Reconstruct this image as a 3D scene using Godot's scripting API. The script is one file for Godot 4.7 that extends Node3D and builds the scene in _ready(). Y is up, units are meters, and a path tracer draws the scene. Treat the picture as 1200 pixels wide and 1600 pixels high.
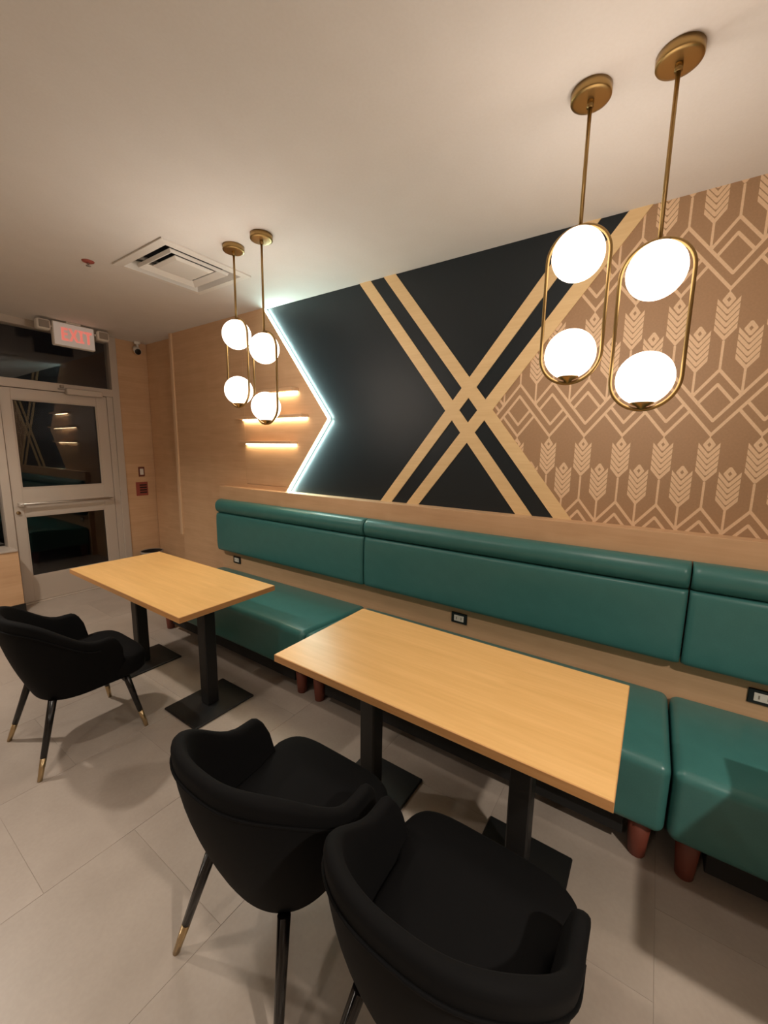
extends Node3D
# A small cafe corner at night: banquette under a mural wall, two tables, three tub chairs, globe pendants, a glazed door.
# x runs along the mural wall, z comes out of it, y is up; the camera stands over the origin.

const CEIL := 2.80
const MURAL_Z := -2.49
const WOOD_Z := -2.455
const BACKING_Z := -2.39
const DOOR_X := -5.18

var M := {}
var taken := {}

# ------------------------------------------------------------------ helpers
func st_new(smooth := false) -> SurfaceTool:
	var st := SurfaceTool.new()
	st.begin(Mesh.PRIMITIVE_TRIANGLES)
	st.set_smooth_group(0 if smooth else -1)
	return st

func tri(st: SurfaceTool, a: Vector3, b: Vector3, c: Vector3) -> void:   # counter-clockwise seen from outside
	st.add_vertex(a); st.add_vertex(c); st.add_vertex(b)

func quad(st: SurfaceTool, a: Vector3, b: Vector3, c: Vector3, d: Vector3) -> void:
	tri(st, a, b, c); tri(st, a, c, d)

func commit(st: SurfaceTool) -> ArrayMesh:
	st.generate_normals()
	return st.commit()

func numbered(called: String) -> String:
	if not taken.has(called):
		taken[called] = 0
		return called
	taken[called] += 1
	return "%s_%03d" % [called, taken[called]]

func obj(called: String, mesh: Mesh, mat: Material, parent: Node = self) -> MeshInstance3D:
	var o := MeshInstance3D.new()
	o.name = numbered(called) if parent == self else called
	o.mesh = mesh
	o.material_override = mat
	parent.add_child(o, true)
	return o

func part(called: String, st: SurfaceTool, mat: Material, parent: Node = self) -> MeshInstance3D:
	return obj(called, commit(st), mat, parent)

func tag(o: Node, label: String, category: String, group := "") -> void:
	o.set_meta("label", label)
	o.set_meta("category", category)
	if group != "":
		o.set_meta("group", group)

func thing(called: String, label: String, category: String, at := Vector3.ZERO, group := "") -> Node3D:
	var o := Node3D.new()
	o.name = numbered(called)
	add_child(o, true)
	o.position = at
	tag(o, label, category, group)
	return o

func setting(called: String) -> Node3D:
	var o := Node3D.new()
	o.name = called
	o.set_meta("kind", "structure")
	add_child(o, true)
	return o

# box with chamfered edges
func box(st: SurfaceTool, lo: Vector3, hi: Vector3, ch := 0.0) -> void:
	var c := (lo + hi) * 0.5
	var h := (hi - lo) * 0.5
	ch = minf(ch, minf(h.x, minf(h.y, h.z)) * 0.9)
	var ax := [Vector3.RIGHT, Vector3.UP, Vector3.BACK]
	for i in 3:
		var u: Vector3 = ax[(i + 1) % 3]
		var v: Vector3 = ax[(i + 2) % 3]
		var n: Vector3 = ax[i]
		var hu: float = h[(i + 1) % 3] - ch
		var hv: float = h[(i + 2) % 3] - ch
		for s in [1.0, -1.0]:
			var o: Vector3 = c + n * (h[i] * s)
			var a := o - u * hu - v * hv
			var b := o + u * hu - v * hv
			var d := o + u * hu + v * hv
			var e := o - u * hu + v * hv
			if s > 0: quad(st, a, b, d, e)
			else: quad(st, a, e, d, b)
	if ch <= 0.0: return
	for i in 3:                                   # edges along axis i
		var j := (i + 1) % 3
		var k := (i + 2) % 3
		for sj in [1.0, -1.0]:
			for sk in [1.0, -1.0]:
				var p := Vector3.ZERO; p[j] = sj * h[j]; p[k] = sk * (h[k] - ch)
				var q := Vector3.ZERO; q[j] = sj * (h[j] - ch); q[k] = sk * h[k]
				var e := Vector3.ZERO; e[i] = h[i] - ch
				_edge(st, c, p, q, e)
	for sx in [1.0, -1.0]:
		for sy in [1.0, -1.0]:
			for sz in [1.0, -1.0]:
				var a := c + Vector3(sx * h.x, sy * (h.y - ch), sz * (h.z - ch))
				var b := c + Vector3(sx * (h.x - ch), sy * h.y, sz * (h.z - ch))
				var d := c + Vector3(sx * (h.x - ch), sy * (h.y - ch), sz * h.z)
				if sx * sy * sz > 0: tri(st, a, b, d)
				else: tri(st, a, d, b)

func _edge(st: SurfaceTool, c: Vector3, p: Vector3, q: Vector3, e: Vector3) -> void:
	var n := (p + q)
	if (q - p).cross(e).dot(n) > 0: quad(st, c + p - e, c + q - e, c + q + e, c + p + e)
	else: quad(st, c + p - e, c + p + e, c + q + e, c + q - e)

func boxm(lo: Vector3, hi: Vector3, ch := 0.0) -> SurfaceTool:
	var st := st_new()
	box(st, lo, hi, ch)
	return st

# cushion: box with round edges of radius r, smooth; sag lets the top fall towards the back and swell in the middle
func rbox(st: SurfaceTool, lo: Vector3, hi: Vector3, r: float, k := 4, mid := 6, sag := false) -> void:
	var c := (lo + hi) * 0.5
	var h := (hi - lo) * 0.5
	var inner := h - Vector3.ONE * r
	var lines := []
	for i in 3:
		var l := []
		for j in k: l.append(-h[i] + r * j / k)
		for j in mid + 1: l.append(lerpf(-inner[i], inner[i], float(j) / mid))
		for j in range(k - 1, -1, -1): l.append(h[i] - r * j / k)
		lines.append(l)
	for i in 3:
		var j := (i + 1) % 3
		var m := (i + 2) % 3
		for s in [1.0, -1.0]:
			var L1: Array = lines[j]
			var L2: Array = lines[m]
			var g := []
			for a in L1:
				var row := []
				for b in L2:
					var p := Vector3.ZERO
					p[i] = s * h[i]; p[j] = a; p[m] = b
					var q := p.clamp(-inner, inner)
					var w := c + q + (p - q).normalized() * r
					row.append(sagged(w, h.x) if sag else w)
				g.append(row)
			for a in L1.size() - 1:
				for b in L2.size() - 1:
					if s > 0: quad(st, g[a][b], g[a + 1][b], g[a + 1][b + 1], g[a][b + 1])
					else: quad(st, g[a][b], g[a][b + 1], g[a + 1][b + 1], g[a + 1][b])

func sagged(p: Vector3, h: float) -> Vector3:
	var k := smoothstep(0.25, 0.45, p.y)
	p.y -= k * 0.062 * clampf((0.29 - p.z), 0.0, 1.0)
	p.y += k * 0.010 * (1.0 - pow(absf(p.x) / h, 6.0)) * (1.0 - pow(absf(p.z) / 0.345, 4.0))
	return p

# solid of revolution round the y axis through `at`; profile from bottom to top (radius, height)
func lathe(st: SurfaceTool, prof: Array, at: Vector3, seg := 24) -> void:
	for i in prof.size() - 1:
		for s in seg:
			var a0 := TAU * s / seg
			var a1 := TAU * (s + 1) / seg
			var p: Vector2 = prof[i]
			var q: Vector2 = prof[i + 1]
			var c0 := Vector3(cos(a0), 0, sin(a0))
			var c1 := Vector3(cos(a1), 0, sin(a1))
			var up := Vector3.UP
			quad(st, at + c0 * p.x + up * p.y, at + c0 * q.x + up * q.y, at + c1 * q.x + up * q.y, at + c1 * p.x + up * p.y)

# round bar along points; radii one for each point
func tube(st: SurfaceTool, pts: Array, radii: Array, seg := 10, closed := false) -> void:
	var n := pts.size()
	var rings := []
	var side := Vector3.ZERO
	for i in n:
		var before: Vector3 = pts[(i - 1 + n) % n] if closed or i > 0 else pts[i]
		var after: Vector3 = pts[(i + 1) % n] if closed or i < n - 1 else pts[i]
		var d := (after - before).normalized()
		if side == Vector3.ZERO:
			side = d.cross(Vector3.UP if absf(d.y) < 0.9 else Vector3.RIGHT).normalized()
		side = (side - d * side.dot(d)).normalized()
		var up := d.cross(side)
		var ring := []
		for s in seg:
			var a := TAU * s / seg
			ring.append(pts[i] + (side * cos(a) + up * sin(a)) * radii[i])
		rings.append(ring)
	for i in (n if closed else n - 1):
		var A: Array = rings[i]
		var B: Array = rings[(i + 1) % n]
		for s in seg:
			var t := (s + 1) % seg
			quad(st, A[s], A[t], B[t], B[s])
	if not closed:
		for s in range(1, seg - 1):
			tri(st, rings[0][0], rings[0][s + 1], rings[0][s])
			tri(st, rings[n - 1][0], rings[n - 1][s], rings[n - 1][s + 1])

# flat slab: polygon in x,y (any winding) between z0 and z1
func slab(st: SurfaceTool, poly: PackedVector2Array, z0: float, z1: float) -> void:
	if Geometry2D.is_polygon_clockwise(poly): poly.reverse()   # counter-clockwise with y up
	var area := 0.0
	for i in poly.size(): area += poly[i].cross(poly[(i + 1) % poly.size()])
	if area < 0: poly.reverse()
	var ids := Geometry2D.triangulate_polygon(poly)
	for i in range(0, ids.size(), 3):
		var a := poly[ids[i]]; var b := poly[ids[i + 1]]; var c := poly[ids[i + 2]]
		if (b - a).cross(c - a) < 0:
			var t := b; b = c; c = t
		tri(st, Vector3(a.x, a.y, z1), Vector3(b.x, b.y, z1), Vector3(c.x, c.y, z1))
		tri(st, Vector3(a.x, a.y, z0), Vector3(c.x, c.y, z0), Vector3(b.x, b.y, z0))
	for i in poly.size():
		var a := poly[i]; var b := poly[(i + 1) % poly.size()]
		quad(st, Vector3(a.x, a.y, z0), Vector3(b.x, b.y, z0), Vector3(b.x, b.y, z1), Vector3(a.x, a.y, z1))

# ------------------------------------------------------------------ materials
func noise_bytes(w: int, h: int, freq: float, sd: int, octaves := 4, stretch := 1) -> PackedByteArray:
	var n := FastNoiseLite.new()
	n.seed = sd
	n.frequency = freq
	n.noise_type = FastNoiseLite.TYPE_SIMPLEX_SMOOTH
	n.fractal_octaves = octaves
	var im := n.get_seamless_image(w / stretch, h)
	im.convert(Image.FORMAT_L8)
	if stretch > 1: im.resize(w, h, Image.INTERPOLATE_CUBIC)
	return im.get_data()

func blend_texture(w: int, h: int, a: Color, b: Color, fields: Array, weights: Array) -> ImageTexture:
	var out := PackedByteArray()
	out.resize(w * h * 3)
	var n := fields.size()
	for i in w * h:
		var t := 0.0
		for k in n: t += (fields[k][i] / 255.0) * weights[k]
		t = clampf(t, 0.0, 1.0)
		out[i * 3] = int(255.0 * lerpf(a.r, b.r, t))
		out[i * 3 + 1] = int(255.0 * lerpf(a.g, b.g, t))
		out[i * 3 + 2] = int(255.0 * lerpf(a.b, b.b, t))
	var im := Image.create_from_data(w, h, false, Image.FORMAT_RGB8, out)
	im.generate_mipmaps()
	return ImageTexture.create_from_image(im)

func mat(c: Color, rough := 0.6, metal := 0.0) -> StandardMaterial3D:
	var m := StandardMaterial3D.new()
	m.albedo_color = c
	m.roughness = rough
	m.metallic = metal
	return m

func tmat(tex: Texture2D, rough: float, scale: float) -> StandardMaterial3D:
	var m := mat(Color.WHITE, rough)
	m.albedo_texture = tex
	m.uv1_triplanar = true
	m.uv1_world_triplanar = true
	m.uv1_scale = Vector3.ONE * scale
	return m

func glow(c: Color, power: float) -> StandardMaterial3D:
	var m := mat(Color(0.9, 0.9, 0.9), 0.3)
	m.emission_enabled = true
	m.emission = c
	m.emission_energy_multiplier = power
	return m

func make_materials() -> void:
	var grain := noise_bytes(512, 512, 0.02, 11, 4, 16)
	var fine := noise_bytes(512, 512, 0.09, 12, 3, 16)
	var cloud := noise_bytes(512, 512, 0.008, 13, 4)
	var speck := noise_bytes(512, 512, 0.12, 14, 2)
	M.wall_wood = tmat(blend_texture(512, 512, Color8(194, 154, 117), Color8(218, 181, 142), [grain, fine, cloud], [0.45, 0.3, 0.25]), 0.5, 0.9)
	M.table_wood = tmat(blend_texture(512, 512, Color8(214, 169, 104), Color8(234, 190, 126), [grain, fine], [0.6, 0.4]), 0.32, 1.1)
	M.edge_wood = tmat(blend_texture(512, 512, Color8(184, 132, 80), Color8(214, 164, 110), [grain, fine], [0.5, 0.5]), 0.5, 1.3)
	M.stripe_wood = tmat(blend_texture(512, 512, Color8(226, 192, 140), Color8(240, 210, 160), [grain, fine], [0.5, 0.5]), 0.5, 1.4)
	M.batten = mat(Color8(216, 182, 146), 0.5)
	M.tile = []
	for k in 4:
		var d := [0.0, 2.5, -2.0, 1.0][k] / 255.0 as float
		var a := Color(0.655 + d, 0.605 + d, 0.56 + d)
		M.tile.append(tmat(blend_texture(512, 512, a.darkened(0.06), a.lightened(0.07), [cloud, speck], [0.7, 0.3]), 0.38, 0.8))
		M.tile[k].uv1_offset = Vector3(0.23, 0.41, 0.67) * k
	M.grout = mat(Color8(156, 145, 135), 0.9)
	M.ceiling = tmat(blend_texture(512, 512, Color8(214, 207, 200), Color8(220, 214, 208), [cloud, speck], [0.5, 0.5]), 0.9, 1.0)
	M.plaster = tmat(blend_texture(512, 512, Color8(200, 186, 168), Color8(210, 197, 180), [cloud, speck], [0.5, 0.5]), 0.85, 1.0)
	M.dark_paint = tmat(blend_texture(512, 512, Color8(20, 29, 35), Color8(25, 35, 41), [cloud, speck], [0.6, 0.4]), 0.38, 0.7)
	M.leather = tmat(blend_texture(512, 512, Color8(54, 106, 103), Color8(64, 118, 114), [cloud, speck], [0.5, 0.5]), 0.33, 2.0)
	M.black_cloth = mat(Color8(13, 13, 14), 0.8)
	M.black_cloth.metallic_specular = 0.25
	M.black_cloth.rim_enabled = true
	M.black_cloth.rim = 0.05
	M.black_metal = mat(Color8(16, 16, 17), 0.5)
	M.black_leg = mat(Color8(20, 17, 17), 0.25)
	M.black_base = mat(Color8(22, 22, 22), 0.8)
	M.gold = mat(Color8(190, 166, 128), 0.3, 1.0)
	M.brass = mat(Color8(172, 142, 92), 0.32, 1.0)
	M.leg_wood = mat(Color8(110, 55, 42), 0.5)
	M.aluminium = mat(Color8(196, 184, 172), 0.45, 0.25)
	M.aluminium_bar = mat(Color8(196, 188, 178), 0.3, 0.8)
	M.white_metal = mat(Color8(222, 216, 208), 0.5)
	M.duct = mat(Color8(70, 70, 72), 0.7)
	M.white_plastic = mat(Color8(225, 218, 208), 0.5)
	M.grey_plastic = mat(Color8(150, 140, 130), 0.5)
	M.black_plastic = mat(Color8(20, 20, 21), 0.3)
	M.red_plastic = mat(Color8(150, 72, 60), 0.5)
	M.outside = mat(Color8(18, 18, 20), 0.9)
	var g := mat(Color(0.02, 0.02, 0.02, 0.04), 0.0)
	g.transparency = BaseMaterial3D.TRANSPARENCY_ALPHA
	M.glass = g
	M.globe = glow(Color(1.0, 0.93, 0.86), 2.2)
	M.led_cool = glow(Color(0.86, 1.0, 0.97), 14.0)
	M.led_warm = glow(Color(1.0, 0.92, 0.76), 14.0)
	M.exit_red = glow(Color(1.0, 0.22, 0.2), 0.55)
	M.exit_face = glow(Color(0.95, 0.86, 0.80), 0.12)
	M.downlight = glow(Color(1.0, 0.90, 0.78), 4.0)

# wallpaper print: wheat ears over a woven lattice; one tile is three ears wide
const EAR := 0.1827
const ROW := 0.651
func wallpaper_texture() -> ImageTexture:
	var w := 840; var h := 1000
	var tw := EAR * 3.0
	var px := w / tw
	var py := h / ROW
	var ink := PackedFloat32Array()
	ink.resize(w * h)
	var segs := []
	var lat := 0.0135
	for i in 3:
		var x := EAR * i
		var k := 0.232 / EAR
		var down := [[Vector2(0, 0), Vector2(EAR, -0.232)], [Vector2(0, -0.066), Vector2(EAR, -0.298)]]
		var d1 := EAR * 0.5; var d2 := (0.066 + 0.232) / (2.0 * k); var d3 := (0.232 - 0.066) / (2.0 * k)
		var over := [[Vector2(EAR, 0), Vector2(EAR - d1, -k * d1)], [Vector2(EAR - d2, -k * d2), Vector2(0, -0.232)],
			[Vector2(EAR, -0.066), Vector2(EAR - d3, -0.066 - k * d3)], [Vector2(EAR - d1, -0.066 - k * d1), Vector2(0, -0.298)]]
		for s in down + over:
			var a: Vector2 = s[0]; var b: Vector2 = s[1]
			if i == 1:
				a.x = EAR - a.x; b.x = EAR - b.x
			segs.append([a + Vector2(x, 0), b + Vector2(x, 0), lat])
		segs.append([Vector2(x, -0.525), Vector2(x, -0.651), 0.010])
		segs.append([Vector2(x, -0.298), Vector2(x, -0.315), 0.006])
		segs.append([Vector2(x + EAR * 0.5, -0.648), Vector2(x + EAR * 0.5, -0.765), 0.010])
		for ear in [Vector2(x, -0.312), Vector2(x + EAR * 0.5, -0.448)]:
			for c in 5:
				var y0: float = -0.028 - 0.0285 * c
				var wd := 0.046
				for sg in [-1.0, 1.0]:
					segs.append([ear + Vector2(sg * wd, y0), ear + Vector2(0, y0 - 0.0585), 0.0143, ear.x])
			for sg in [-1.0, 1.0]:      # the pointed bud
				segs.append([ear + Vector2(0, -0.007), ear + Vector2(sg * 0.0165, -0.032), 0.0150])
				segs.append([ear + Vector2(sg * 0.0165, -0.032), ear + Vector2(0, -0.056), 0.0150])
	for s in segs:
		var a: Vector2 = s[0]; var b: Vector2 = s[1]
		var hw: float = s[2] * 0.5
		var x0 := int(floor((minf(a.x, b.x) - hw) * px)) - 1
		var x1 := int(ceil((maxf(a.x, b.x) + hw) * px)) + 1
		var y0 := int(floor(-(maxf(a.y, b.y) + hw) * py)) - 1
		var y1 := int(ceil(-(minf(a.y, b.y) - hw) * py)) + 1
		var ab := b - a
		var l2 := ab.length_squared()
		for yy in range(y0, y1 + 1):
			for xx in range(x0, x1 + 1):
				var p := Vector2((xx + 0.5) / px, -(yy + 0.5) / py)
				var t := clampf((p - a).dot(ab) / l2, 0.0, 1.0)
				var d := hw - p.distance_to(a + ab * t)
				if s.size() > 3: d = minf(d, 0.0415 - absf(p.x - s[3]))
				if d > -0.0006:
					var at := posmod(yy, h) * w + posmod(xx, w)
					ink[at] = maxf(ink[at], clampf((d + 0.0006) / 0.0012, 0.0, 1.0))
	var mottled := noise_bytes(w, h, 0.05, 31, 3)
	var out := PackedByteArray()
	out.resize(w * h * 3)
	var ca := Color8(168, 134, 101); var cb := Color8(228, 196, 160)
	for i in w * h:
		var c := ca.lerp(cb, ink[i])
		var q := 0.97 + 0.06 * mottled[i] / 255.0
		out[i * 3] = int(255 * minf(c.r * q, 1)); out[i * 3 + 1] = int(255 * minf(c.g * q, 1)); out[i * 3 + 2] = int(255 * minf(c.b * q, 1))
	var im := Image.create_from_data(w, h, false, Image.FORMAT_RGB8, out)
	im.generate_mipmaps()
	return ImageTexture.create_from_image(im)

# ------------------------------------------------------------------ lights
func omni(parent: Node, at: Vector3, c: Color, e: float, size: float) -> void:
	var l := OmniLight3D.new()
	l.light_color = c
	l.light_energy = e
	l.light_size = size
	l.omni_range = 14.0
	l.omni_attenuation = 2.0
	l.shadow_enabled = true
	l.position = at
	l.name = "bulb_light"
	parent.add_child(l, true)

func strip_light(parent: Node, a: Vector3, b: Vector3, facing: Vector3, width: float, c: Color, e: float) -> void:
	var l := AreaLight3D.new()
	var x := (b - a).normalized()
	var z := -facing.normalized()
	var y := z.cross(x).normalized()
	l.transform = Transform3D(Basis(x, y, z), (a + b) * 0.5)
	l.area_size = Vector2(a.distance_to(b), width)
	l.light_color = c
	l.light_energy = e
	l.shadow_enabled = true
	l.name = "strip_light"
	parent.add_child(l, true)

# ------------------------------------------------------------------ furniture
func plan_point(t: float, a: float, zb: float, zf: float) -> Vector2:   # t 0..1 round a U: left arm, back, right arm
	var z1 := -0.02
	var s := 1.0 if t > 0.5 else -1.0
	var u := absf(t - 0.5) * 2.0            # 0 at the back, 1 at the arm's front end
	if u > 0.7:
		return Vector2(s * a, lerpf(z1, zf, (u - 0.7) / 0.3))
	var an := u / 0.7 * PI * 0.5
	var ex := 2.0 / 2.5
	return Vector2(s * a * pow(sin(an), ex), z1 + (zb - z1) * pow(maxf(cos(an), 0.0), ex))

func shell_at(t: float, y: float, inset: float) -> Vector3:
	var q := clampf((y - 0.335) / 0.45, 0.0, 1.0)
	var a := lerpf(0.215, 0.288, 1.0 - pow(1.0 - q, 2.2)) - inset
	var zb := lerpf(0.18, 0.288, 1.0 - pow(1.0 - q, 1.7)) - inset
	var p := plan_point(t, a, zb, -0.165 + 0.0 * inset)
	return Vector3(p.x, y, p.y)

func rim_height(t: float) -> float:
	var p := plan_point(t, 0.28, 0.28, -0.165)
	var y := 0.615 + 0.175 * smoothstep(-0.04, 0.275, p.y)
	var e := clampf((p.y + 0.165) / 0.075, 0.0, 1.0)
	return lerpf(0.42, y, sqrt(1.0 - (1.0 - e) * (1.0 - e)))

func make_chair(label: String) -> Node3D:
	var t := thing("tub_chair", label, "chair", Vector3.ZERO, "black upholstered tub chairs")
	# wrap-round back and arms
	var st := st_new(true)
	var cols := 56
	var rows := []
	var pipe := []
	for i in cols + 1:
		var u := float(i) / cols
		var rim := rim_height(u)
		var row := []
		var th := 0.038
		for k in 9:
			row.append(shell_at(u, lerpf(0.335, rim - th * 0.5, k / 8.0), 0.0))
		for k in range(1, 6):
			var an := PI * k / 6.0
			row.append(shell_at(u, rim - th * 0.5 + sin(an) * th * 0.5, th * 0.5 * (1.0 - cos(an))))
		for k in 6:
			row.append(shell_at(u, lerpf(rim - th * 0.5, 0.40, k / 5.0), th))
		rows.append(row)
		var pp := shell_at(u, rim - 0.055, -0.0025)
		if u > 0.11 and u < 0.89: pipe.append(pp)
	for i in cols:
		for k in rows[i].size() - 1:
			quad(st, rows[i][k], rows[i][k + 1], rows[i + 1][k + 1], rows[i + 1][k])
	for i in [0, cols]:
		var r: Array = rows[i]
		for k in range(1, r.size() - 1):
			if i == 0: tri(st, r[0], r[k + 1], r[k])
			else: tri(st, r[0], r[k], r[k + 1])
	var shell := part("backrest", st, M.black_cloth, t)
	st = st_new(true)
	var rad := []
	for p in pipe: rad.append(0.004)
	tube(st, pipe, rad, 6)
	part("piping", st, M.black_cloth, shell)
	# seat
	st = st_new(true)
	var layers := [[0.342, 0.80], [0.345, 0.88], [0.356, 0.94], [0.372, 0.98], [0.42, 0.995], [0.442, 0.985], [0.455, 0.955], [0.462, 0.90], [0.465, 0.75], [0.467, 0.4], [0.468, 0.0]]
	var rings := []
	for l in layers:
		var ring := []
		for s in 48:
			var an := TAU * s / 48.0
			var cx: float = signf(cos(an)) * pow(absf(cos(an)), 0.42) * 0.262 * l[1]
			var cz: float = signf(sin(an)) * pow(absf(sin(an)), 0.42) * 0.225 * l[1] - 0.08
			cx *= 1.0 - 0.2 * smoothstep(-0.2, -0.06, cz)
			ring.append(Vector3(cx, l[0], cz))
		rings.append(ring)
	for i in rings.size() - 1:
		for s in 48:
			var s2 := (s + 1) % 48
			quad(st, rings[i][s], rings[i + 1][s], rings[i + 1][s2], rings[i][s2])
	for s in range(1, 47): tri(st, rings[0][0], rings[0][s], rings[0][s + 1])
	part("seat", st, M.black_cloth, t)
	for sx in [-1.0, 1.0]:
		for sz in [-1.0, 1.0]:
			var top := Vector3(sx * 0.165, 0.345, sz * 0.165 - 0.02)
			var foot := Vector3(sx * 0.237, 0.0, sz * 0.247)
			var mid := top.lerp(foot, 0.72)
			st = st_new(true)
			tube(st, [top, mid], [0.0185, 0.0135], 14)
			var leg := part("leg", st, M.black_leg, t)
			st = st_new(true)
			tube(st, [mid, foot], [0.0137, 0.0105], 14)
			part("gold_tip", st, M.gold, leg)
	return t

func make_table(label: String, x0: float, x1: float, zc: float, off: float) -> Node3D:
	var xc := (x0 + x1) * 0.5
	var t := thing("cafe_table", label, "table", Vector3(xc, 0, zc), "cafe tables along the banquette")
	var hx := (x1 - x0) * 0.5
	var hz := 0.311
	part("table_top", boxm(Vector3(-hx + 0.002, 0.717, -hz + 0.002), Vector3(hx - 0.002, 0.75, hz - 0.002), 0.0015), M.table_wood, t)
	var st := st_new()
	box(st, Vector3(-hx, 0.7175, hz - 0.003), Vector3(hx, 0.7485, hz), 0.001)
	box(st, Vector3(-hx, 0.7175, -hz), Vector3(hx, 0.7485, -hz + 0.003), 0.001)
	box(st, Vector3(-hx, 0.7175, -hz + 0.003), Vector3(-hx + 0.003, 0.7485, hz - 0.003), 0.001)
	box(st, Vector3(hx - 0.003, 0.7175, -hz + 0.003), Vector3(hx, 0.7485, hz - 0.003), 0.001)
	part("edge_band", st, M.edge_wood, t)
	for s in [-1.0, 1.0]:
		var p: float = s * off
		st = st_new()
		box(st, Vector3(p - 0.168, 0.0, -0.205), Vector3(p + 0.168, 0.014, 0.205), 0.005)
		part("base_plate", st, M.black_metal, t)
		st = st_new()
		box(st, Vector3(p - 0.039, 0.014, -0.039), Vector3(p + 0.039, 0.705, 0.039), 0.006)
		part("post", st, M.black_metal, t)
		st = st_new()
		box(st, Vector3(p - 0.13, 0.705, -0.2), Vector3(p + 0.13, 0.717, 0.2), 0.003)
		part("mounting_plate", st, M.black_metal, t)
	return t

func make_pendant(label: String, at: Vector3, top: float) -> void:
	var t := thing("globe_pendant", label, "pendant lamp", at, "brass twin-globe pendants")
	var y0 := -at.y                       # children are placed in room heights
	var st := st_new(true)
	lathe(st, [Vector2(0.0, CEIL - 0.03), Vector2(0.05, CEIL - 0.03), Vector2(0.0605, CEIL - 0.028), Vector2(0.0625, CEIL - 0.025), Vector2(0.0625, CEIL - 0.001), Vector2(0.0, CEIL - 0.001)], Vector3(0, y0, 0), 40)
	part("canopy", st, M.brass, t)
	st = st_new(true)
	tube(st, [Vector3(0, CEIL - 0.028 + y0, 0), Vector3(0, top - 0.003 + y0, 0)], [0.0065, 0.0065], 12)
	part("rod", st, M.brass, t)
	st = st_new(true)
	lathe(st, [Vector2(0.0, CEIL - 0.05), Vector2(0.011, CEIL - 0.05), Vector2(0.011, CEIL - 0.029), Vector2(0.0, CEIL - 0.029)], Vector3(0, y0, 0), 16)
	part("rod_collar", st, M.brass, t)
	var path := []
	var R := 0.1015
	var hi := top - 0.006 - R
	var lo := top - 0.54 + 0.006 + R
	var rad := []
	for k in 25:
		var a := PI * k / 24.0
		path.append(Vector3(cos(a) * R, hi + sin(a) * R + y0, 0))
	for k in 25:
		var a := PI + PI * k / 24.0
		path.append(Vector3(cos(a) * R, lo + sin(a) * R + y0, 0))
	for p in path: rad.append(0.0062)
	st = st_new(true)
	tube(st, path, rad, 10, true)
	part("oval_ring", st, M.brass, t)
	for k in 2:
		var c: float = top - 0.012 - 0.0875 if k == 0 else top - 0.54 + 0.020 + 0.0875
		st = st_new(true)
		var prof := []
		for i in 21:
			var a := -PI * 0.5 + PI * i / 20.0
			prof.append(Vector2(maxf(cos(a), 0.0) * 0.0865, c + sin(a) * 0.0865))
		lathe(st, prof, Vector3(0, y0, 0), 36)
		var globe := part("globe", st, M.globe, t)
		omni(t, Vector3(0, c + y0, 0), Color(1.0, 0.945, 0.895), PENDANT, 0.08)
		var e: float = c + 0.0865 if k == 0 else c - 0.0865
		st = st_new(true)
		if k == 0:
			lathe(st, [Vector2(0.0, e - 0.008), Vector2(0.03, e - 0.0075), Vector2(0.03, e - 0.002), Vector2(0.012, e + 0.004), Vector2(0.0, e + 0.004)], Vector3(0, y0, 0), 24)
		else:
			lathe(st, [Vector2(0.0, e - 0.016), Vector2(0.008, e - 0.016), Vector2(0.014, e - 0.006), Vector2(0.034, e + 0.004), Vector2(0.036, e + 0.0105), Vector2(0.0, e + 0.0105)], Vector3(0, y0, 0), 24)
		part("globe_cap", st, M.brass, globe)

func make_shelf(label: String, x0: float, x1: float, y: float) -> void:
	var z0 := WOOD_Z
	var t := thing("lit_shelf", label, "shelf", Vector3((x0 + x1) * 0.5, y, z0), "lit wooden wall shelves")
	var h := (x1 - x0) * 0.5
	part("shelf_board", boxm(Vector3(-h, 0, 0.0), Vector3(h, 0.022, 0.09), 0.002), M.wall_wood, t)
	part("led_strip", boxm(Vector3(-h + 0.01, -0.008, 0.004), Vector3(h - 0.01, -0.0005, 0.016), 0.001), M.led_warm, t)
	strip_light(t, Vector3(-h + 0.01, -0.009, 0.012), Vector3(h - 0.01, -0.009, 0.012), Vector3.DOWN, 0.01, Color(1.0, 0.91, 0.74), SHELF)

# ------------------------------------------------------------------ build
const PENDANT := 0.1
const SHELF := 0.11
const ARROW := 0.32
const DOWN := 1.0

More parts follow.
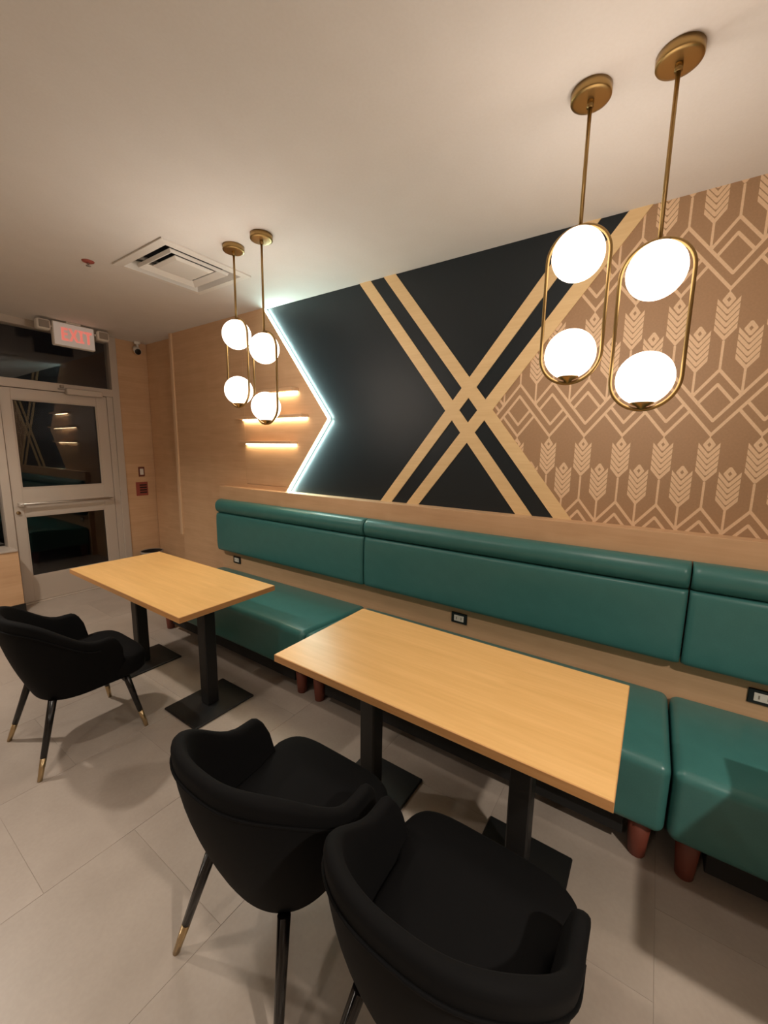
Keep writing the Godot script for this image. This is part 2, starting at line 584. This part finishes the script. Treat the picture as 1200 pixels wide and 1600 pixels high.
func _ready() -> void:
	# camera
	var cam := Camera3D.new()
	cam.name = "camera"
	cam.transform = Transform3D(Basis(Vector3.UP, 0.594178) * Basis(Vector3.RIGHT, -0.152758) * Basis(Vector3.BACK, 0.016155), Vector3(0, 1.61, 0))
	cam.fov = rad_to_deg(2.0 * atan(800.0 / 628.7))
	cam.near = 0.02
	cam.far = 60.0
	add_child(cam)
	cam.current = true
	var we := WorldEnvironment.new()
	we.name = "environment"
	var env := Environment.new()
	env.background_mode = Environment.BG_COLOR
	env.background_color = Color(0.012, 0.013, 0.016)
	env.tonemap_mode = Environment.TONE_MAPPER_LINEAR
	env.tonemap_exposure = 1.0
	env.sdfgi_enabled = true
	env.ssao_enabled = true
	env.ssil_enabled = true
	we.environment = env
	add_child(we)

	make_materials()
	build_room()
	build_mural()
	build_door_wall()
	build_banquette()
	# tables
	make_table("light wood table with black pedestals nearer the glazed door, empty top", -3.353, -1.94, -1.337, 0.432)
	make_table("light wood table with black pedestals under the wheat-pattern wallpaper, two chairs drawn up", -1.266, -0.008, -1.372, 0.34)
	make_table("light wood table with black pedestals in front of the bench beyond the wallpaper's edge", 0.47, 1.73, -1.372, 0.34)
	# chairs
	var c := make_chair("black tub chair alone at the table nearer the glazed door")
	c.position = Vector3(-2.562, 0, -0.753)
	var c2 := c.duplicate()
	c2.name = numbered("tub_chair")
	add_child(c2, true)
	c2.position = Vector3(-0.894, 0, -0.766)
	c2.set_meta("label", "black tub chair at the table under the mural, on the side towards the door")
	var c3 := c.duplicate()
	c3.name = numbered("tub_chair")
	add_child(c3, true)
	c3.position = Vector3(-0.30, 0, -0.765)
	c3.set_meta("label", "black tub chair at the table under the wallpaper, on the side away from the door")
	# pendants
	make_pendant("brass twin-globe pendant lamp beside the ceiling vent, higher of its pair", Vector3(-2.235, 1.86, -1.652), 2.398)
	make_pendant("brass twin-globe pendant lamp beside the lit wall shelves, lower of its pair", Vector3(-1.985, 1.75, -1.655), 2.288)
	make_pendant("brass twin-globe pendant lamp over the two-chair table, higher of its pair", Vector3(-0.307, 1.855, -1.645), 2.397)
	make_pendant("brass twin-globe pendant lamp in front of the wheat wallpaper, lower of its pair", Vector3(-0.068, 1.75, -1.645), 2.293)
	# shelves
	make_shelf("top short lit shelf on the wood panel beside the dark arrow", -3.02, -2.53, 2.083)
	make_shelf("middle lit shelf on the wood panel pointing at the arrow's tip", -3.27, -2.42, 1.868)
	make_shelf("lowest lit shelf on the wood panel above the green bench", -3.235, -2.555, 1.65)
	build_small_things()

func build_room() -> void:
	# floor of porcelain tiles laid in half-offset columns on a grout bed
	var fl := setting("floor")
	part("grout_bed", boxm(Vector3(-5.4, -0.12, -2.7), Vector3(3.4, -0.0012, 3.4)), M.grout, fl)
	var s := 0.612
	var tm := commit(boxm(Vector3(0.0008, -0.012, 0.0008), Vector3(s - 0.0008, 0.0, s - 0.0008), 0.0003))
	var rng := RandomNumberGenerator.new()
	rng.seed = 5
	for i in range(-7, 8):
		for j in range(-6, 7):
			var x := -1.08 + i * s
			var z := -0.646 + j * s + (0.0 if posmod(i, 2) == 1 else s * 0.5)
			if x > 3.3 or x + s < -5.3 or z > 3.3 or z + s < -2.6: continue
			var o := obj("tile", tm, M.tile[rng.randi() % 4], fl)
			o.position = Vector3(x, 0, z)
	# ceiling with a real opening for the air diffuser
	var ce := setting("ceiling")
	var ox := -2.80; var oz := -1.667; var oh := 0.27
	var st := st_new()
	box(st, Vector3(-5.4, CEIL, -2.7), Vector3(ox - oh, CEIL + 0.1, 3.4))
	box(st, Vector3(ox + oh, CEIL, -2.7), Vector3(3.4, CEIL + 0.1, 3.4))
	box(st, Vector3(ox - oh, CEIL, -2.7), Vector3(ox + oh, CEIL + 0.1, oz - oh))
	box(st, Vector3(ox - oh, CEIL, oz + oh), Vector3(ox + oh, CEIL + 0.1, 3.4))
	part("ceiling_board", st, M.ceiling, ce)
	st = st_new()
	box(st, Vector3(ox - oh - 0.02, CEIL + 0.1, oz - oh - 0.02), Vector3(ox - oh, CEIL + 0.4, oz + oh + 0.02))
	box(st, Vector3(ox + oh, CEIL + 0.1, oz - oh - 0.02), Vector3(ox + oh + 0.02, CEIL + 0.4, oz + oh + 0.02))
	box(st, Vector3(ox - oh, CEIL + 0.1, oz - oh - 0.02), Vector3(ox + oh, CEIL + 0.4, oz - oh))
	box(st, Vector3(ox - oh, CEIL + 0.1, oz + oh), Vector3(ox + oh, CEIL + 0.4, oz + oh + 0.02))
	box(st, Vector3(ox - oh - 0.02, CEIL + 0.4, oz - oh - 0.02), Vector3(ox + oh + 0.02, CEIL + 0.42, oz + oh + 0.02))
	part("duct_box", st, M.duct, ce)
	# the walls behind the camera
	var wf := setting("wall_front")
	part("plaster_board", boxm(Vector3(-5.4, 0, 3.2), Vector3(3.4, CEIL, 3.4)), M.plaster, wf)
	var wr := setting("wall_right")
	part("plaster_board", boxm(Vector3(3.2, 0, -2.7), Vector3(3.4, CEIL, 3.2)), M.plaster, wr)
	# recessed downlights along the room, out of the picture
	for p in [[1.5, -0.15, 8.5, "over the chair side of the third table"], [-1.7, -0.15, 1.5, "over the aisle between the two near tables"], [-3.75, -0.15, 5.2, "over the aisle by the door-side table"], [2.2, 1.9, 1.5, "by the plain side wall"], [-0.6, 1.9, 2.0, "in the middle of the plain front wall"], [-3.4, 1.9, 2.0, "near the shop window"]]:
		var t := thing("recessed_downlight", "round white recessed downlight in the ceiling " + str(p[3]), "downlight", Vector3(p[0], CEIL, p[1]), "recessed downlights behind the chairs")
		st = st_new(true)
		lathe(st, [Vector2(0.062, 0.0), Vector2(0.062, -0.006), Vector2(0.085, -0.008), Vector2(0.09, -0.003), Vector2(0.09, 0.0)], Vector3.ZERO, 32)
		part("trim_ring", st, M.white_metal, t)
		st = st_new(true)
		lathe(st, [Vector2(0.0, -0.004), Vector2(0.062, -0.004), Vector2(0.062, -0.001), Vector2(0.0, -0.001)], Vector3.ZERO, 32)
		part("lens", st, M.downlight, t)
		var l := SpotLight3D.new()
		l.name = "down_light"
		l.light_color = Color(1.0, 0.95, 0.89)
		l.light_energy = DOWN * float(p[2])
		l.light_size = 0.06
		l.spot_angle = 65.0
		l.spot_angle_attenuation = 0.6
		l.spot_range = 14.0
		l.spot_attenuation = 2.0
		l.shadow_enabled = true
		l.position = Vector3(0, -0.012, 0)
		l.rotation.x = -PI / 2
		t.add_child(l)

func build_mural() -> void:
	var wb := setting("wall_back")
	part("masonry", boxm(Vector3(-5.4, 0, -2.72), Vector3(3.4, CEIL, -2.575)), M.plaster, wb)
	part("stud_wall", boxm(Vector3(-4.44, 0, -2.575), Vector3(3.2, CEIL, -2.51)), M.plaster, wb)
	# the wood wall left of the mural
	var gap := 0.0015
	part("wood_panel", boxm(Vector3(-5.17, 0, -2.575), Vector3(-4.46, CEIL, -2.553), 0.001), M.wall_wood, wb)
	var tr := setting("trim_2")
	part("corner_batten", boxm(Vector3(-4.46, 0.62, -2.575), Vector3(-4.415, CEIL, -2.44), 0.003), M.batten, tr)
	part("wood_panel", boxm(Vector3(-4.415, 0, -2.51), Vector3(-3.25 - gap, CEIL, WOOD_Z), 0.001), M.wall_wood, tr)
	var st := st_new()
	slab(st, PackedVector2Array([Vector2(-3.25 + gap, 1.272 + gap), Vector2(-2.675, 1.272 + gap), Vector2(-2.216, 1.848), Vector2(-2.952, CEIL), Vector2(-3.25 + gap, CEIL)]), -2.51, WOOD_Z)
	part("wood_panel", st, M.wall_wood, tr)
	st = st_new()
	slab(st, PackedVector2Array([Vector2(-3.25 + gap, 0.9), Vector2(-2.7, 0.9), Vector2(-2.705, 1.235), Vector2(-2.675, 1.272 - gap), Vector2(-3.25 + gap, 1.272 - gap)]), -2.51, WOOD_Z)
	part("wood_panel", st, M.wall_wood, tr)
	# painted field and printed paper
	st = st_new()
	slab(st, PackedVector2Array([Vector2(-2.96, CEIL), Vector2(-2.225, 1.848), Vector2(-2.715, 1.2), Vector2(-0.41, 1.2), Vector2(-0.936, 1.876), Vector2(-0.195, CEIL)]), -2.51, MURAL_Z)
	part("dark_painted_field", st, M.dark_paint, wb)
	st = st_new()
	var poly := PackedVector2Array([Vector2(-0.195, CEIL), Vector2(-0.936, 1.876), Vector2(-0.41, 1.2), Vector2(3.2, 1.2), Vector2(3.2, CEIL)])
	var ids := Geometry2D.triangulate_polygon(poly)
	for i in range(0, ids.size(), 3):
		var a := poly[ids[i]]; var b := poly[ids[i + 1]]; var c := poly[ids[i + 2]]
		if (b - a).cross(c - a) < 0:
			var sw := b; b = c; c = sw
		for q in [a, c, b]:
			st.set_uv(Vector2((q.x - 0.008) / (EAR * 3.0), -(q.y - 2.655) / ROW))
			st.add_vertex(Vector3(q.x, q.y, MURAL_Z))
	var wm := mat(Color.WHITE, 0.6)
	wm.albedo_texture = wallpaper_texture()
	part("printed_wallpaper", st, wm, wb)
	# four wooden battens crossing in an X, on the field
	var w := 0.0985
	var bars := [[-1.926, -0.702, 0.0062], [-1.714, -0.482, 0.0062], [-0.466, -1.712, 0.0065], [-0.243, -1.484, 0.0065]]
	for b in bars:
		st = st_new()
		slab(st, PackedVector2Array([Vector2(b[0], CEIL), Vector2(b[1], 1.232), Vector2(b[1] + w, 1.232), Vector2(b[0] + w, CEIL)]), MURAL_Z, MURAL_Z + b[2])
		part("wood_stripe", st, M.stripe_wood, wb)
	# the wooden backing of the bench, with a narrow ledge under the mural
	part("bench_backing", boxm(Vector3(-3.60, 0, -2.51), Vector3(3.2, 1.232, BACKING_Z), 0.002), M.wall_wood, setting("trim_3"))
	# the light strip along the arrow
	var t := thing("arrow_led_strip", "cool white light strip along the arrow edge of the dark mural", "light strip", Vector3(-2.216, 1.848, MURAL_Z))
	var o := Vector3(-2.216, 1.848, MURAL_Z)
	for e in [[Vector3(-2.945, 2.79, 0), Vector3(-2.213, 1.848, 0)], [Vector3(-2.213, 1.848, 0), Vector3(-2.70, 1.238, 0)]]:
		var a: Vector3 = e[0] - Vector3(o.x, o.y, 0)
		var b: Vector3 = e[1] - Vector3(o.x, o.y, 0)
		var d := (b - a).normalized()
		var n := Vector3(d.y, -d.x, 0)
		if n.x < 0: n = -n
		st = st_new()
		var wd := 0.013
		var away := n * (wd + 0.002) + Vector3(0, 0, 0.021)
		var z0 := 0.012; var z1 := 0.028
		slab(st, PackedVector2Array([Vector2(a.x, a.y), Vector2(b.x, b.y), Vector2(b.x + n.x * wd, b.y + n.y * wd), Vector2(a.x + n.x * wd, a.y + n.y * wd)]), z0, z1)
		part("led_strip", st, M.led_cool, t)
		strip_light(t, a + away, b + away, n, 0.012, Color(0.84, 1.0, 0.97), ARROW)

func frame_box(parent: Node, called: String, y0: float, y1: float, z0: float, z1: float, x0: float, x1: float, m: Material, ch := 0.002) -> MeshInstance3D:
	return part(called, boxm(Vector3(x0, y0, minf(z0, z1)), Vector3(x1, y1, maxf(z0, z1)), ch), m, parent)

func build_door_wall() -> void:
	var X := DOOR_X
	var wl := setting("wall_left")
	# wood between the door frame and the corner, and the solid wall far along
	frame_box(wl, "wood_panel", 0, CEIL, -2.575, -2.222, X - 0.16, X, M.wall_wood, 0.001)
	frame_box(wl, "plaster_board", 0, CEIL, 1.6, 3.4, X - 0.16, X, M.plaster, 0.0)
	frame_box(wl, "knee_wall", 0.085, 0.605, -1.135, 1.6, X - 0.1, -4.955, M.wall_wood)
	frame_box(wl, "sill", 0.605, 0.622, -1.13, 1.6, X + 0.04, -4.945, M.aluminium)
	var bb := setting("baseboard_left")
	frame_box(bb, "black_board", 0.0, 0.085, -1.142, 1.6, X - 0.1, -4.945, M.black_plastic)
	# aluminium shopfront frame
	var fr := setting("trim_1")
	frame_box(fr, "jamb", 0, CEIL, -2.222, -2.15, X - 0.11, X + 0.012, M.aluminium)
	frame_box(fr, "jamb_stop", 0, 2.15, -2.15, -2.09, X - 0.11, X - 0.004, M.aluminium)
	frame_box(fr, "mullion", 0.0, 2.15, -1.185, -1.118, X - 0.11, X + 0.012, M.aluminium)
	frame_box(fr, "transom_bar", 2.15, 2.232, -2.15, 1.6, X - 0.11, X + 0.012, M.aluminium)
	frame_box(fr, "head_bar", 2.735, CEIL, -2.15, 1.6, X - 0.11, X + 0.012, M.aluminium)
	frame_box(fr, "window_post", 0.6, 2.15, 0.25, 0.32, X - 0.11, X + 0.012, M.aluminium)
	frame_box(fr, "window_post", 2.232, 2.735, 0.25, 0.32, X - 0.11, X + 0.012, M.aluminium)
	frame_box(fr, "sill_bar", 0.56, 0.612, -1.118, 1.6, X - 0.11, X + 0.012, M.aluminium)
	frame_box(fr, "threshold", 0.0, 0.008, -2.15, -1.185, X - 0.11, X + 0.03, M.aluminium)
	var w1 := setting("window_1")
	frame_box(w1, "pane", 2.232, 2.735, -2.15, 0.25, X - 0.055, X - 0.049, M.glass, 0.0)
	frame_box(w1, "pane", 2.232, 2.735, 0.32, 1.6, X - 0.055, X - 0.049, M.glass, 0.0)
	var w2 := setting("window_2")
	frame_box(w2, "pane", 0.612, 2.15, -1.118, 0.25, X - 0.055, X - 0.049, M.glass, 0.0)
	frame_box(w2, "pane", 0.612, 2.15, 0.32, 1.6, X - 0.055, X - 0.049, M.glass, 0.0)
	# the door leaf
	var d := setting("door_1")
	var x0 := X - 0.05; var x1 := X - 0.006
	frame_box(d, "stile", 0.01, 2.145, -1.19, -1.272, x0, x1, M.aluminium)
	frame_box(d, "stile", 0.01, 2.145, -1.985, -2.087, x0, x1, M.aluminium)
	frame_box(d, "rail", 2.042, 2.145, -1.272, -1.985, x0, x1, M.aluminium)
	frame_box(d, "rail", 0.897, 1.175, -1.272, -1.985, x0, x1, M.aluminium)
	frame_box(d, "rail", 0.01, 0.268, -1.272, -1.985, x0, x1, M.aluminium)
	for g in [[1.175, 2.042], [0.268, 0.897]]:
		frame_box(d, "pane", g[0], g[1], -1.272, -1.985, X - 0.031, X - 0.025, M.glass, 0.0)
		for b in [[g[0], g[0] + 0.012, -1.272, -1.985], [g[1] - 0.012, g[1], -1.272, -1.985], [g[0] + 0.012, g[1] - 0.012, -1.272, -1.284], [g[0] + 0.012, g[1] - 0.012, -1.973, -1.985]]:
			frame_box(d, "glazing_bead", b[0], b[1], b[2], b[3], X - 0.025, X - 0.008, M.aluminium, 0.002)
	var st := st_new(true)
	tube(st, [Vector3(X + 0.045, 1.022, -1.238), Vector3(X + 0.045, 1.022, -2.045)], [0.013, 0.013], 12)
	var bar := part("push_bar", st, M.aluminium_bar, d)
	for z in [-1.245, -2.04]:
		st = st_new()
		box(st, Vector3(X - 0.006, 1.002, z - 0.02), Vector3(X + 0.056, 1.042, z + 0.02), 0.006)
		part("bar_bracket", st, M.aluminium, bar)
	st = st_new(true)
	tube(st, [Vector3(X - 0.008, 0.938, -1.225), Vector3(X + 0.012, 0.938, -1.225)], [0.018, 0.016], 16)
	part("lock_cylinder", st, M.gold, d)
	var cl := frame_box(d, "door_closer", 2.125, 2.19, -1.70, -2.03, X + 0.014, X + 0.07, M.aluminium, 0.008)
	st = st_new()
	box(st, Vector3(X + 0.02, 2.19, -1.69), Vector3(X + 0.05, 2.215, -1.66), 0.003)
	box(st, Vector3(X + 0.028, 2.17, -1.72), Vector3(X + 0.046, 2.18, -1.64), 0.002)
	part("closer_arm", st, M.grey_plastic, cl)
	# pavement outside in the dark
	var pv := setting("floor_outside")
	part("pavement", boxm(Vector3(-14, -0.2, -8), Vector3(-5.45, -0.03, 8)), M.outside, pv)

# padded bar from -h to h: a puffed front of depth d that falls away by `puff` towards its upper and lower edges
func bolster(st: SurfaceTool, h: float, y0: float, y1: float, d: float, puff: float, ex: float) -> void:
	var xs := []
	for k in 7: xs.append(-h + 0.03 * (1.0 - cos(k / 6.0 * PI * 0.5)))
	for k in range(1, 10): xs.append(lerpf(-h + 0.03, h - 0.03, k / 10.0))
	for k in range(6, -1, -1): xs.append(h - 0.03 * (1.0 - cos(k / 6.0 * PI * 0.5)))
	var rings := []
	for x in xs:
		var e: float = clampf((h - absf(x)) / 0.03, 0.0, 1.0)
		var fall: float = 0.022 * (1.0 - sqrt(1.0 - (1.0 - e) * (1.0 - e)))
		var ring := [Vector3(x, y0 + 0.002, 0.0)]
		for k in 19:
			var v := -cos(PI * k / 18.0)
			var z := d - puff * (1.0 - pow(maxf(1.0 - pow(absf(v), ex), 0.0), 1.0 / ex)) - fall
			ring.append(Vector3(x, lerpf(y0, y1, v * 0.5 + 0.5), maxf(z, 0.002)))
		ring.append(Vector3(x, y1 - 0.002, 0.0))
		rings.append(ring)
	for i in rings.size() - 1:
		for k in rings[i].size() - 1:
			quad(st, rings[i][k], rings[i + 1][k], rings[i + 1][k + 1], rings[i][k + 1])
	for i in [0, rings.size() - 1]:
		var g: Array = rings[i]
		for k in range(1, g.size() - 1):
			if i > 0: tri(st, g[0], g[k], g[k + 1])
			else: tri(st, g[0], g[k + 1], g[k])

func build_banquette() -> void:
	var seats := [[-3.56, -1.759, "green leather bench unit at the door end, lit by the arrow light"], [-1.751, 0.153, "green leather bench unit in the middle, behind the two-chair table"], [0.161, 2.1, "green leather bench unit beyond the seam under the wallpaper"]]
	for s in seats:
		var x0: float = s[0]; var x1: float = s[1]
		var t := thing("upholstered_bench", s[2], "bench", Vector3((x0 + x1) * 0.5, 0, -2.04), "green upholstered benches")
		var h := (x1 - x0) * 0.5
		var st := st_new(true)
		rbox(st, Vector3(-h, 0.165, -0.343), Vector3(h, 0.456, 0.338), 0.035, 5, 14, true)
		part("upholstered_seat", st, M.leather, t)
		part("base_frame", boxm(Vector3(-h + 0.13, 0.06, -0.33), Vector3(h - 0.13, 0.166, 0.285), 0.003), M.black_base, t)
		for x in [-h + 0.075, h - 0.075]:
			for z in [0.272, -0.28]:
				st = st_new(true)
				lathe(st, [Vector2(0.0, 0.0), Vector2(0.029, 0.0), Vector2(0.031, 0.004), Vector2(0.042, 0.165), Vector2(0.0, 0.166)], Vector3(x, 0, z), 20)
				part("leg", st, M.leg_wood, t)
	var backs := [[-3.565, -1.747, "green padded leather back panel at the door end below the lit shelves"], [-1.741, 0.176, "green padded leather back panel in the middle below the crossed wooden stripes"], [0.182, 2.1, "green padded leather back panel beyond the seam below the wheat wallpaper"]]
	for s in backs:
		var x0: float = s[0]; var x1: float = s[1]
		var t := thing("padded_panel", s[2], "padded panel", Vector3((x0 + x1) * 0.5, 0.605, BACKING_Z), "green padded panels above the benches")
		var h := (x1 - x0) * 0.5
		var st := st_new(true)
		bolster(st, h, 0.0, 0.371, 0.085, 0.035, 5.0)
		part("back_cushion", st, M.leather, t)
		st = st_new(true)
		bolster(st, h, 0.369, 0.503, 0.092, 0.07, 2.2)
		part("top_roll", st, M.leather, t)

func funnel(so: SurfaceTool, h0: float, y0: float, h1: float, y1: float, th: float) -> void:
	# four sloping sides of a square funnel from half-width h0 at y0 to h1 at y1, th thick
	for k in 4:
		var b := Basis(Vector3.UP, k * PI / 2)
		var q := [Vector3(-h0, y0, h0), Vector3(h0, y0, h0), Vector3(h1, y1, h1), Vector3(-h1, y1, h1)]
		var low := []; var top := []
		for v in q:
			low.append(b * v); top.append(b * (v + Vector3(0, th, 0)))
		quad(so, low[0], low[3], low[2], low[1])
		quad(so, top[0], top[1], top[2], top[3])
		quad(so, low[0], low[1], top[1], top[0])
		quad(so, low[2], low[3], top[3], top[2])

func build_small_things() -> void:
	var st: SurfaceTool
	# air diffuser
	var t := thing("ceiling_diffuser", "square white air diffuser with nested louvres set in the ceiling", "air vent", Vector3(-2.80, CEIL, -1.667))
	st = st_new()
	funnel(st, 0.31, -0.010, 0.262, -0.014, 0.009)
	funnel(st, 0.262, -0.014, 0.235, 0.075, 0.0035)
	part("flange", st, M.white_metal, t)
	st = st_new()
	funnel(st, 0.198, -0.014, 0.158, 0.012, 0.004)
	funnel(st, 0.206, 0.002, 0.198, -0.014, 0.004)
	part("louvre_ring", st, M.white_metal, t)
	st = st_new()
	funnel(st, 0.136, 0.004, 0.118, -0.008, 0.004)
	box(st, Vector3(-0.118, -0.0085, -0.118), Vector3(0.118, -0.0045, 0.118), 0.001)
	part("centre_plate", st, M.white_metal, t)
	for k in 4:
		var d := Basis(Vector3.UP, k * PI / 2 + PI / 4) * Vector3(0, 0, 1)
		st = st_new()
		tube(st, [d * 0.17 + Vector3(0, 0.02, 0), d * 0.36 + Vector3(0, 0.04, 0)], [0.006, 0.006], 6)
		part("hanger", st, M.duct, t)
	# sprinkler
	t = thing("ceiling_sprinkler", "small round sprinkler rose on the ceiling near the vent", "sprinkler", Vector3(-3.22, CEIL, -1.26))
	st = st_new(true)
	lathe(st, [Vector2(0.0, -0.012), Vector2(0.018, -0.012), Vector2(0.034, -0.004), Vector2(0.036, 0.0), Vector2(0.0, 0.0)], Vector3.ZERO, 24)
	part("escutcheon", st, M.red_plastic, t)
	st = st_new(true)
	lathe(st, [Vector2(0.0, -0.03), Vector2(0.014, -0.03), Vector2(0.014, -0.026), Vector2(0.005, -0.024), Vector2(0.005, -0.012), Vector2(0.0, -0.012)], Vector3.ZERO, 16)
	part("deflector", st, M.grey_plastic, t)
	# exit sign with two emergency heads
	t = thing("exit_sign", "white exit sign with red letters and two emergency lamps above the door", "exit sign", Vector3(-4.95, 2.565, -1.75))
	part("housing", boxm(Vector3(-0.03, 0.0, -0.175), Vector3(0.028, 0.222, 0.175), 0.008), M.white_plastic, t)
	part("face_plate", boxm(Vector3(0.0285, 0.008, -0.167), Vector3(0.031, 0.214, 0.167), 0.001), M.exit_face, t)
	var tm := TextMesh.new()
	tm.text = "EXIT"
	var f := SystemFont.new()
	f.font_names = PackedStringArray(["Droid Sans"])
	f.font_weight = 700
	tm.font = f
	tm.font_size = 64
	tm.pixel_size = 0.0027
	tm.depth = 0.003
	var lt := obj("letters", tm, M.exit_red, t)
	lt.position = Vector3(0.032, 0.111, -0.015)
	lt.rotation.y = PI / 2
	lt.scale = Vector3(0.74, 0.95, 1.0)
	part("ceiling_plate", boxm(Vector3(-0.03, 0.222, -0.06), Vector3(0.03, 0.2345, 0.06), 0.002), M.white_plastic, t)
	for z in [0.245, -0.25]:
		st = st_new()
		rbox(st, Vector3(-0.03, 0.12, z - 0.055), Vector3(0.05, 0.215, z + 0.055), 0.02, 3, 2)
		var lh := part("lamp_head", st, M.white_plastic, t)
		st = st_new()
		rbox(st, Vector3(0.046, 0.135, z - 0.04), Vector3(0.056, 0.2, z + 0.04), 0.004, 2, 2)
		part("lens", st, M.grey_plastic, lh)
		st = st_new(true)
		tube(st, [Vector3(0, 0.17, z * 0.9), Vector3(0, 0.17, signf(z) * 0.17)], [0.012, 0.012], 10)
		part("arm", st, M.white_plastic, lh)
	# security camera under the ceiling by the corner
	t = thing("security_camera", "small white bullet security camera with black face by the ceiling corner", "camera", Vector3(DOOR_X, 2.70, -2.43))
	st = st_new(true)
	lathe(st, [Vector2(0.0, 0.07), Vector2(0.03, 0.07), Vector2(0.034, 0.085), Vector2(0.034, 0.0995), Vector2(0.0, 0.0995)], Vector3(0.06, 0, 0), 20)
	part("mount", st, M.white_plastic, t)
	st = st_new(true)
	tube(st, [Vector3(0.06, 0.08, 0), Vector3(0.065, 0.03, 0)], [0.012, 0.012], 10)
	part("arm", st, M.white_plastic, t)
	st = st_new(true)
	tube(st, [Vector3(0.02, 0.035, 0.0), Vector3(0.06, 0.01, 0.01), Vector3(0.11, -0.02, 0.02)], [0.03, 0.036, 0.036], 18)
	part("body", st, M.white_plastic, t)
	st = st_new(true)
	tube(st, [Vector3(0.108, -0.019, 0.02), Vector3(0.118, -0.025, 0.022)], [0.033, 0.031], 18)
	part("lens_face", st, M.black_plastic, t)
	# switch and keypad
	t = thing("light_switch", "small white light switch in a brown plate beside the door", "switch", Vector3(DOOR_X, 1.246, -2.40))
	part("plate", boxm(Vector3(0, 0, -0.035), Vector3(0.006, 0.116, 0.035), 0.002), M.leg_wood, t)
	part("rocker", boxm(Vector3(0.006, 0.022, -0.02), Vector3(0.011, 0.094, 0.02), 0.002), M.white_plastic, t)
	t = thing("notice_plate", "small reddish panel with dark bars under the light switch", "wall notice", Vector3(DOOR_X, 1.015, -2.385))
	part("board", boxm(Vector3(0, 0, -0.075), Vector3(0.006, 0.165, 0.06), 0.001), M.red_plastic, t)
	for k in 4:
		part("printed_bar", boxm(Vector3(0.006, 0.03 + 0.03 * k, -0.062), Vector3(0.0075, 0.046 + 0.03 * k, 0.02), 0.0005), M.black_plastic, t)
	# sockets under the backrest
	for s in [[-3.354, "black framed socket under the backrest at the door end"], [-0.996, "black framed socket under the middle backrest"], [0.502, "black framed socket under the backrest below the wheat wallpaper"]]:
		t = thing("wall_socket", s[1], "socket", Vector3(s[0], 0.515, BACKING_Z), "sockets along the bench backing")
		part("frame", boxm(Vector3(-0.055, -0.036, 0), Vector3(0.055, 0.036, 0.009), 0.003), M.black_plastic, t)
		part("insert", boxm(Vector3(-0.034, -0.02, 0.009), Vector3(0.034, 0.02, 0.0115), 0.001), M.white_plastic, t)
		for x in [-0.016, 0.016]:
			part("slot", boxm(Vector3(x - 0.003, -0.009, 0.0115), Vector3(x + 0.003, 0.009, 0.0122)), M.grey_plastic, t)
	# bin in the corner behind the far table
	t = thing("waste_bin", "low dark bin with a grey liner rim in the wood corner", "bin", Vector3(-4.98, 0, -2.36))
	st = st_new(true)
	lathe(st, [Vector2(0.0, 0.0), Vector2(0.09, 0.0), Vector2(0.118, 0.355), Vector2(0.112, 0.355), Vector2(0.086, 0.02), Vector2(0.0, 0.02)], Vector3.ZERO, 28)
	part("tub", st, M.black_plastic, t)
	st = st_new(true)
	lathe(st, [Vector2(0.119, 0.33), Vector2(0.122, 0.33), Vector2(0.123, 0.362), Vector2(0.112, 0.362), Vector2(0.111, 0.357), Vector2(0.1195, 0.357), Vector2(0.119, 0.33)], Vector3.ZERO, 28)
	part("liner_rim", st, M.grey_plastic, t)
